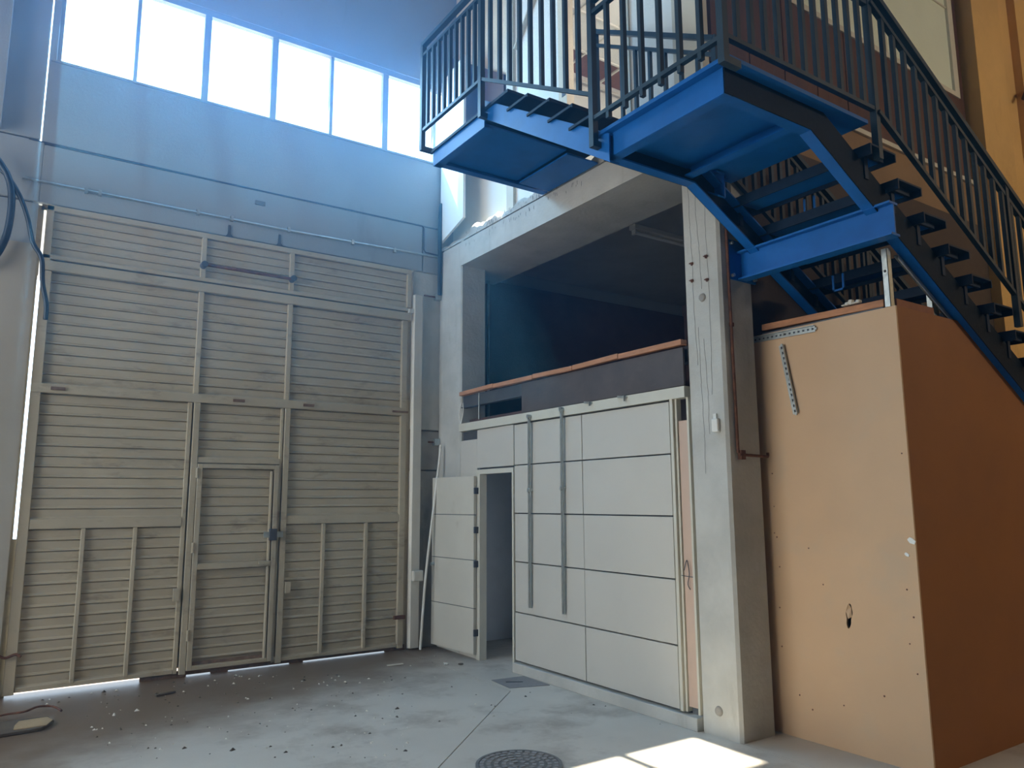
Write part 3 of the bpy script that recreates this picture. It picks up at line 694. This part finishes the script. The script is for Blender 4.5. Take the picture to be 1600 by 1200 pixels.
# --- upper flight rising to the back, x from 3.2 to 4.4
def up_str(x, inward):
    a, b = (3.70, 4.00), (5.16, 4.93); q = MB()
    m = (b[1] - a[1]) / (b[0] - a[0])
    y1 = 5.22
    poly = [(3.60, a[1] - m * .10), (y1, a[1] + m * (y1 - a[0])), (y1, a[1] + m * (y1 - a[0]) + .155), (3.60, a[1] - m * .10 + .19)]
    q.prism(poly, x - .006, x + .006, 'x')
    q.bar((x + inward * .04, poly[0][0], poly[0][1]), (x + inward * .04, poly[1][0], poly[1][1]), .08, .012)
    q.bar((x + inward * .04, poly[3][0], poly[3][1]), (x + inward * .04, poly[2][0], poly[2][1]), .08, .012)
    return q
up_str(3.225, 1).build('stringer', B, ST, label='stringer of the upper flight on the open side')
up_str(4.36, -1).build('stringer', B, ST, label='stringer of the upper flight on the wall side')
uq = MB(); uq.box(0, 1.18, 0, .30, -.012, 0); uq.box(0, 1.18, 0, .012, -.03, -.012); uq.box(0, .012, 0, .30, -.02, -.012); uq.box(1.168, 1.18, 0, .3, -.035, -.012)
ume2 = shared('tread', uq, 'tread_paint')
for (y, z) in ((3.71, 4.34), (3.96, 4.51), (4.23, 4.68), (4.51, 4.85)):
    o = bpy.data.objects.new('tread', ume2); COL.objects.link(o); o.parent = ST; o.location = (3.20 - o0.x, y - o0.y, z - o0.z)
# --- top landing
MB().box(3.20, 4.51, 4.79, 6.10, 4.995, 5.02).build('landing_deck', 'tread_paint', ST)
channel_y(3.225, 5.18, 6.10, 4.86, 4.995, 1).build('edge_channel', B, ST)
MB().box(3.24, 4.12, 5.20, 6.02, 4.895, 4.91).build('deck_lining', B, ST)
MB().box(4.13, 4.50, 5.20, 5.98, 4.86, 4.875).build('deck_lining', B, ST)
channel_x(6.08, 3.22, 4.50, 4.86, 4.995, -1).build('edge_channel', B, ST)
# --- crossbeam bolted on the column
q = MB(); q.box(4.745, 4.757, 2.55, 3.80, 3.42, 3.62); q.box(4.70, 4.80, 2.55, 3.80, 3.405, 3.42); q.box(4.70, 4.80, 2.55, 3.80, 3.62, 3.635)
q.build('crossbeam', B, ST)
MB().box(4.605, 4.915, 3.795, 3.809, 3.40, 3.72).build('fixing_plate', B, ST)
for (x, z) in ((4.63, 3.69), (4.63, 3.43), (4.89, 3.43), (4.89, 3.69)):
    MB().cyl((x, 3.77, z), (x, 3.795, z), .014, 6).build('bolt', 'galvanised', ST)
for (x, y, z) in ((4.95, 3.30, 3.84), (5.30, 3.33, 3.30)):
    q = MB(); q.box(x, x + .012, y - .05, y - .035, z, z + .13); q.box(x, x + .012, y + .035, y + .05, z, z + .13); q.box(x, x + .012, y - .05, y + .05, z, z + .015)
    q.build('cleat', B, ST)

# --- railings
def railing(p0, p1, h_top, h_mid, h_bot, posts, name='railing', low=.0, spacing=.115, lab=None, topw=.05):
    """p0,p1 : deck-line points; posts : list of parameters 0..1 with posts"""
    p0, p1 = Vector(p0), Vector(p1)
    up_ = Vector((0, 0, 1))
    rl = MB()
    rl.bar(p0 + up_ * (h_top - .02), p1 + up_ * (h_top - .02), topw, .04)
    r = rl.build(name, 'rail_paint', ST, label=lab)
    MB().bar(p0 + up_ * h_mid, p1 + up_ * h_mid, .035, .03).build('mid_bar', 'rail_paint', r)
    MB().bar(p0 + up_ * h_bot, p1 + up_ * h_bot, .035, .028).build('bottom_bar', 'rail_paint', r)
    for t_, dn, tp in posts:
        p = p0.lerp(p1, t_)
        MB().bar(p + up_ * dn, p + up_ * tp, .045, .045).build('post', 'rail_paint', r)
    hor = Vector((p1.x - p0.x, p1.y - p0.y, 0)).length
    n_ = max(1, round(hor / spacing)); hh = h_mid - h_bot + low
    me = shared('baluster', MB().box(-.016, .016, -.014, .014, 0, hh), 'rail_paint')
    o_ = ORG[ST.name]; loc = []
    pts = [t_ for t_, _, _ in posts]
    for i in range(1, n_):
        t_ = i / n_; p = p0.lerp(p1, t_)
        if any(abs(t_ - u) * hor < .045 for u in pts): continue
        loc.append((p.x - o_.x, p.y - o_.y, p.z + h_bot - low - o_.z))
    copies('baluster', me, None, loc, r)
    return r
XL = 3.17
# square landing, side towards the gate
railing((XL, 3.70, 4.17), (XL, 2.58, 4.17), .99, .87, .09, [(0, -.10, 1.20), (1, -.06, .99)], low=.06, spacing=.15, lab='railing on the gate side of the square landing')
# square landing, side towards the viewer
railing((XL, 2.58, 4.17), (4.67, 2.58, 4.17), .99, .87, .10, [(1, -.25, 1.02)], spacing=.125, lab='railing on the near side of the square landing')
# lower flight, near side
q0 = (4.67, 2.58, ZL - .02)
def low_pt(x, y): return (x, y, ZL - .02 - PIT * (x - 4.67))
railing(low_pt(4.67, 2.56), low_pt(10.9, 2.56), 1.02, .90, .10, [((6.42 - 4.67) / 6.23, -.15, 1.0), (.56, -.15, 1.0), (.84, -.15, 1.0), (1, -.2, 1.0)], spacing=.13, lab='near railing of the lower flight', topw=.06)
railing(low_pt(4.60, 3.78), low_pt(10.9, 3.78), 1.00, .88, .10, [(0, -.15, 1.0), (.3, -.15, 1.0), (.6, -.15, 1.0), (1, -.2, 1.0)], lab='wall side railing of the lower flight')
# upper flight both sides
railing((XL, 3.70, 4.34), (XL, 5.15, 5.17), 1.02, .90, .10, [(1, -.24, 1.1)], spacing=.145, lab='railing of the upper flight on the open side')
railing((4.42, 3.68, 4.28), (4.42, 5.10, 5.12), 1.04, .88, .10, [(0, -.15, 1.04), (1, -.12, 1.04)], spacing=.17, lab='railing of the upper flight on the wall side')
# top landing
railing((XL, 5.15, 5.02), (XL, 6.24, 5.02), 1.17, 1.03, .24, [(1, .05, 1.17)], spacing=.11, lab='railing of the top landing')
# feet that tie the posts to the channels
for (y, z) in ((3.70, 4.08), (2.58, 4.12), (5.15, 4.94), (6.24, 5.08)):
    MB().box(XL - .022, XL + .12, y - .022, y + .022, z - .022, z + .022).build('post_foot', 'rail_paint', ST)

# ================================================================== ENCLOSURE UNDER THE STAIRS
BX, BY = 4.965, 2.71
en = thing('stair_enclosure', (BX, BY, 0), 'tall tan board enclosure below the blue stairs', 'enclosure')
fr_ = MB()
hole = (3.22, .90, .05, .115)
# front face sheet with a torn oval hole
ky = 26
outer = [(BY, 0), (3.95, 0), (3.95, 3.0), (BY, 3.0)]
hv = []
for i in range(ky):
    a = i * 2 * math.pi / ky
    w = .022 * (1 + .12 * math.sin(5 * a)); hgt = .085
    yy = 3.215 + w * math.cos(a) + (-.012 * math.sin(a)); zz = .905 + hgt * math.sin(a)
    hv.append((yy, zz))
def perim(t):            # point on the rectangle's border in direction t from the hole centre
    cy, cz = 3.215, .905; dy, dz = math.cos(t), math.sin(t); best = 1e9
    for lim, comp, c in ((BY, dy, cy), (3.95, dy, cy), (0, dz, cz), (3.0, dz, cz)):
        if abs(comp) > 1e-6:
            u = (lim - c) / comp
            if u > 0: best = min(best, u)
    return (cy + dy * best, cz + dz * best)
angs = sorted(set([i * 2 * math.pi / 60 for i in range(60)] + [math.atan2(z - .905, y - 3.215) % (2 * math.pi) for y, z in outer]))
def holept(a):
    w = .022 * (1 + .15 * math.sin(3 * a) + .1 * math.sin(7 * a)); return (3.215 + w * math.cos(a) - .010 * math.sin(a), .905 + .085 * math.sin(a))
n = len(angs)
vo = [perim(a) for a in angs]; vi = [holept(a) for a in angs]
vs = [(BX, y, z) for y, z in vo] + [(BX, y, z) for y, z in vi] + [(BX + .016, y, z) for y, z in vo] + [(BX + .016, y, z) for y, z in vi]
fs = []
for i in range(n):
    j = (i + 1) % n
    fs += [(i, j, n + j, n + i), (2 * n + i, 3 * n + i, 3 * n + j, 2 * n + j), (i, 2 * n + i, 2 * n + j, j), (n + i, n + j, 3 * n + j, 3 * n + i)]
fr_.add(vs, fs).build('front_board', 'board_tan', en)
# the pushed-in flap
q = MB(); q.add([(BX + .002, 3.215, .99), (BX + .001, 3.240, .94), (BX - .004, 3.222, .885), (BX + .012, 3.200, .90), (BX + .014, 3.205, .96)], [(0, 1, 2, 3, 4)])
q.build('torn_flap', 'board_tan', en)
def zside(x): return 2.61 - PIT * (x - 6.78)
MB().prism([(BX + .018, 0), (11.1, 0), (11.1, .14), (6.40, zside(6.40)), (6.40, 2.86), (6.27, 2.93), (6.13, 3.0), (BX + .018, 3.0)], BY, BY + .016, 'y').build('side_board', 'tan_shaded', en)
# screw dots
sd_ = MB()
for (y, z) in ((3.78, 1.9), (3.78, 1.65), (3.79, 1.45), (3.77, 1.42), (3.76, 1.2), (3.78, .9), (3.78, .62), (2.76, .95), (2.80, .78), (2.765, .6), (2.75, 2.0), (2.77, 1.35), (2.79, 1.12), (3.5, 1.35), (3.4, 1.1), (3.3, .3), (3.0, .42), (3.65, .3), (3.55, .22)):
    r_ = random.uniform(.004, .007); sd_.cyl((BX - .002, y, z), (BX + .001, y, z), r_, 6)
sd_.build('screw_hole', 'rust', en, kind='stuff')
for (y, z, s) in ((2.725, 1.41, 1.0), (2.77, 1.33, .6)):
    q = MB(); pts = [(.0, .0), (.03, .008), (.045, .03), (.03, .045), (.012, .04), (-.01, .02)]
    q.prism([(y + a * s - .01, z + b * s) for a, b in pts], BX - .004, BX + .001, 'x'); q.build('plaster_chip', 'pale_wall', en)
t = thing('timber_batten', (BX + .03, 3.3, 3.0), 'orange timber batten along the front top edge of the tan enclosure', 'batten')
MB().bar((BX + .02, 3.80, 3.055), (BX + .02, 2.79, 3.035), .05, .05).build('batten', 'timber', t, bevel=.003)
MB().box(BX, BX + .04, 2.80, 3.80, 3.0, 3.01).build('packing_strip', 'dark_steel', t)
t = thing('timber_batten', (5.3, BY + .05, 3.0), 'dark orange timber batten on the right-hand top edge of the tan enclosure', 'batten')
MB().bar((5.03, BY + .05, 3.035), (5.52, BY + .05, 3.035), .05, .06).build('batten', 'timber_dark', t, bevel=.003)
# torn scrap on the batten
t = thing('mortar_scrap', (BX + .02, 3.03, 3.08), 'crumpled pale scrap lying on the front timber batten', 'scrap')
for i in range(5):
    y = 3.08 - i * .028; MB().box(BX + .0, BX + .04, y, y + .03, 3.078, 3.09 + .012 * ((i * 7) % 3)).build('flake', 'rubble_pale', t, bevel=.005)
# steel studs above the enclosure
t = thing('steel_stud', (4.98, 2.745, 3.0), 'pale galvanised stud standing on the corner of the tan enclosure', 'stud')
q = MB(); q.box(4.955, 5.005, 2.735, 2.739, 3.0, 3.41); q.box(4.955, 4.959, 2.735, 2.775, 3.0, 3.41); q.box(5.001, 5.005, 2.735, 2.775, 3.0, 3.41)
q.build('channel', 'galvanised', t)
MB().cyl((4.953, 2.757, 3.25), (4.956, 2.757, 3.25), .010, 8).build('slot', 'black_plastic', t)
t = thing('steel_stud', (5.6, 2.77, 3.0), 'short galvanised stud under the stairs behind the corner stud', 'stud')
q = MB(); q.box(5.56, 5.64, 2.76, 2.764, 3.0, 3.22); q.box(5.56, 5.564, 2.76, 2.80, 3.0, 3.22); q.box(5.636, 5.64, 2.76, 2.80, 3.0, 3.22)
q.build('channel', 'galvanised', t)
t = thing('stair_angle', (5.6, 2.72, 3.0), 'thin steel angle running down below the near stringer', 'angle')
q = MB(); q.bar((5.08, 2.74, 3.38), (6.30, 2.74, 2.90 - .19), .035, .006); q.bar((5.08, 2.725, 3.36), (6.30, 2.725, 2.88 - .19), .005, .035); q.build('angle_bar', 'galvanised', t)
# perforated strips on the tan board
def perforated(t, c0, c1):
    c0, c1 = Vector(c0), Vector(c1); ax = (c1 - c0); Ln = ax.length; ax.normalize(); sd2 = Vector((1, 0, 0)).cross(ax).normalized()
    q = MB(); w = .046; n_ = int(Ln / .04); hs = .006; 
    # two side strips and webs between slots
    for sgn in (-1, 1): q.bar(c0 + sd2 * sgn * w * .33, c1 + sd2 * sgn * w * .33, .004, w * .34, sd2)
    for i in range(n_ + 1):
        p = c0 + ax * (Ln * i / n_); q.bar(p - ax * .011 + Vector((0, 0, 0)), p + ax * .011, .004, w * .36, sd2)
    q.build('slotted_strip', 'galvanised', t)
    for sgn in (-1,): MB().bar(c0 + sd2 * sgn * w * .5 + Vector((-.012, 0, 0)), c1 + sd2 * sgn * w * .5 + Vector((-.012, 0, 0)), .02, .004, sd2).build('lip', 'galvanised', t)
    MB().bar(c0 + Vector((.006, 0, 0)), c1 + Vector((.006, 0, 0)), .002, w * .5, sd2).build('shadow_backing', 'dark_steel', t)
    m_ = (c0 + c1) / 2; MB().cyl(m_ + Vector((-.008, 0, 0)), m_, .010, 8).build('bolt', 'galvanised', t)
t = thing('slotted_bracket', (BX - .01, 3.6, 2.97), 'slotted steel strip fixed level near the top of the tan board', 'bracket')
perforated(t, (BX - .012, 3.88, 2.965), (BX - .012, 3.32, 2.955))
t = thing('slotted_bracket', (BX - .01, 3.57, 2.33), 'slotted steel strip fixed upright and tilted on the tan board', 'bracket')
perforated(t, (BX - .012, 3.622, 2.88), (BX - .012, 3.53, 2.34))

# ================================================================== THINGS ON THE FLOOR
t = thing('manhole_cover', (2.99, 4.40, 0), 'round cast iron manhole cover in the floor at the bottom of the picture', 'manhole cover')
cx, cy, r_ = 2.98, 4.36, .285
MB().cyl((cx, cy, 0.0), (cx, cy, .004), r_, 40).build('disc', 'cast_iron', t)
q = MB()
for a0_ in range(0, 40):
    a = a0_ * 2 * math.pi / 40; b = (a0_ + 1) * 2 * math.pi / 40
    q.add([(cx + rr_ * math.cos(u), cy + rr_ * math.sin(u), z) for z in (.004, .009) for rr_, u in ((r_, a), (r_, b), (r_ - .02, b), (r_ - .02, a))],
          [(4, 5, 6, 7), (0, 1, 5, 4), (2, 3, 7, 6)])
q.build('rim', 'cast_iron', t)
q = MB()
for ring_r, cnt in ((.05, 6), (.10, 12), (.15, 18), (.20, 24), (.245, 30)):
    for i in range(cnt):
        a = i * 2 * math.pi / cnt + ring_r * 9; x, y = cx + ring_r * math.cos(a), cy + ring_r * math.sin(a)
        u, v = Vector((math.cos(a), math.sin(a), 0)), Vector((-math.sin(a), math.cos(a), 0))
        c = Vector((x, y, .0065)); q.bar(c - v * .017, c + v * .017, .026, .005)
q.build('tread_stud', 'hatch', t, kind='stuff')
t = thing('floor_hatch', (4.27, 6.24, 0), 'square dark grey metal hatch in the floor before the white partition', 'hatch')
MB().prism([(4.07, 6.10), (4.44, 5.98), (4.45, 6.42), (4.10, 6.46)], 0, .006).build('plate', 'hatch', t)
MB().bar((4.16, 6.30, .008), (4.30, 6.22, .008), .012, .004).build('slot', 'black_plastic', t)
# board with a strip and a wire, left foreground
t = thing('board_scrap', (.25, 7.1, 0), 'worn pale board lying on the floor at the lower left', 'board')
MB().prism([(-.10, 6.98), (.44, 7.03), (.53, 7.20), (.50, 7.36), (.25, 7.40), (-.12, 7.28)], .002, .028).build('plank', 'rubble_dark', t, bevel=.004)
MB().prism([(.26, 7.06), (.47, 7.06), (.52, 7.20), (.49, 7.32), (.30, 7.30), (.27, 7.18)], .028, .034).build('bare_patch', 'scrap_tan', t, label='bare pale patch of the board')
MB().tube(spline([(-.2, 7.2, .03), (0, 7.42, .035), (.2, 7.55, .04), (.34, 7.52, .05), (.44, 7.66, .045), (.55, 7.66, .03), (.60, 7.52, .02)]), .009, 6).build('floor_wire', 'rust', label='rusty wire curling over the board at the lower left', cat='wire')
# distinct fragments
def rock(c, s, name, m, label, cat, flat=.5, seed=0):
    rnd = random.Random(seed); bm = bmesh.new(); bmesh.ops.create_icosphere(bm, subdivisions=1, radius=1)
    q = MB(); vs = [(c[0] + v.co.x * s * rnd.uniform(.7, 1.25), c[1] + v.co.y * s * rnd.uniform(.7, 1.25), max(0, s * flat + v.co.z * s * flat)) for v in bm.verts]
    bm.verts.ensure_lookup_table(); q.add(vs, [tuple(v.index for v in f.verts) for f in bm.faces]); bm.free()
    return q.build(name, m, label=label, cat=cat)
rock((4.09, 7.33), .030, 'white_lump', 'white_plastic', 'bright white lump on the floor in front of the open door', 'lump', .4, 1)
rock((4.22, 7.24), .035, 'dark_lump', 'rubble_dark', 'dark lump on the floor just right of the bright white one', 'lump', .3, 2)
def at_floor(px, py):
    dr = F * 1189.51 + R * (px - 800) - U * (py - 600); k = -1.70 / dr.z; return (dr.x * k, dr.y * k)
MB().bar((1.33, 7.64, .012), (1.50, 7.70, .012), .03, .015).build('stick', 'rubble_dark', label='short dark stick on the floor before the left part of the gate', cat='stick')
MB().bar((3.55, 7.62, .008), (3.72, 7.60, .012), .04, .008).build('wood_sliver', 'rubble_pale', label='pale wood sliver at the foot of the gate near the right end', cat='sliver')
q = MB()
rnd = random.Random(11)
frag = []
for i in range(340):
    u = rnd.random(); px = rnd.uniform(60, 640) if rnd.random() < .75 else rnd.uniform(600, 1040); py = 1055 + 130 * rnd.random() ** 1.6 if px < 640 else 1015 + 120 * rnd.random() ** 1.3
    x, y = at_floor(px, py)
    if y > 8.2 or x > 4.4 or (x - 2.98) ** 2 + (y - 4.36) ** 2 < .12 or (x < .7 and y < 7.7): continue
    frag.append((x, y))
for m_, lo, lab in (('rubble_pale', 0, 'pale crumbs'), ('rubble_dark', 1, 'dark crumbs')):
    q = MB()
    for i, (x, y) in enumerate(frag):
        if i % 2 != lo: continue
        s = rnd.uniform(.004, .013) * (1.8 if rnd.random() < .08 else 1); a = rnd.uniform(0, 6.28); c, sn = math.cos(a), math.sin(a)
        pts = [(x + s * (c * u - sn * v * .6), y + s * (sn * u + c * v * .6)) for u, v in ((-1, -1), (1, -.8), (1.1, .7), (-.7, 1))]
        q.add([(a_, b_, 0) for a_, b_ in pts] + [(x, y, s * .8)], [(0, 1, 4), (1, 2, 4), (2, 3, 4), (3, 0, 4)])
    q.build('debris', m_, label='scattered %s of rubble on the painted floor' % lab, cat='debris', kind='stuff')

# ------------------------------------------------------------------ volume layers added to imitate blue lens glare
hz = bpy.data.materials.new('lens_glare'); hz.use_nodes = True
nt = hz.node_tree; nt.nodes.clear()
_o = nt.nodes.new('ShaderNodeOutputMaterial'); _v = nt.nodes.new('ShaderNodeVolumeScatter')
_v.inputs['Color'].default_value = (.13, .50, 1, 1); _v.inputs['Density'].default_value = .028; _v.inputs['Anisotropy'].default_value = .45
nt.links.new(_v.outputs[0], _o.inputs['Volume']); MATS['lens_glare'] = hz
for i_, (z0_, z1_, dens) in enumerate(((.02, 2.6, .007), (2.601, 4.4, .018), (4.401, 8.55, .040))):
    m_ = hz.copy(); m_.name = 'lens_glare_layer'; MATS['glare%d' % i_] = m_
    [n_ for n_ in m_.node_tree.nodes if n_.type == 'VOLUME_SCATTER'][0].inputs['Density'].default_value = dens
    MB().box(-5.9, 4.49, -1.5, 8.28, z0_, z1_).build('glare', 'glare%d' % i_, kind='stuff', cat='glare', label=('thin added haze over the floor of the hall', 'added bluish haze at mezzanine height in front of the gate', 'denser added blue haze glowing below the bright window row')[i_])
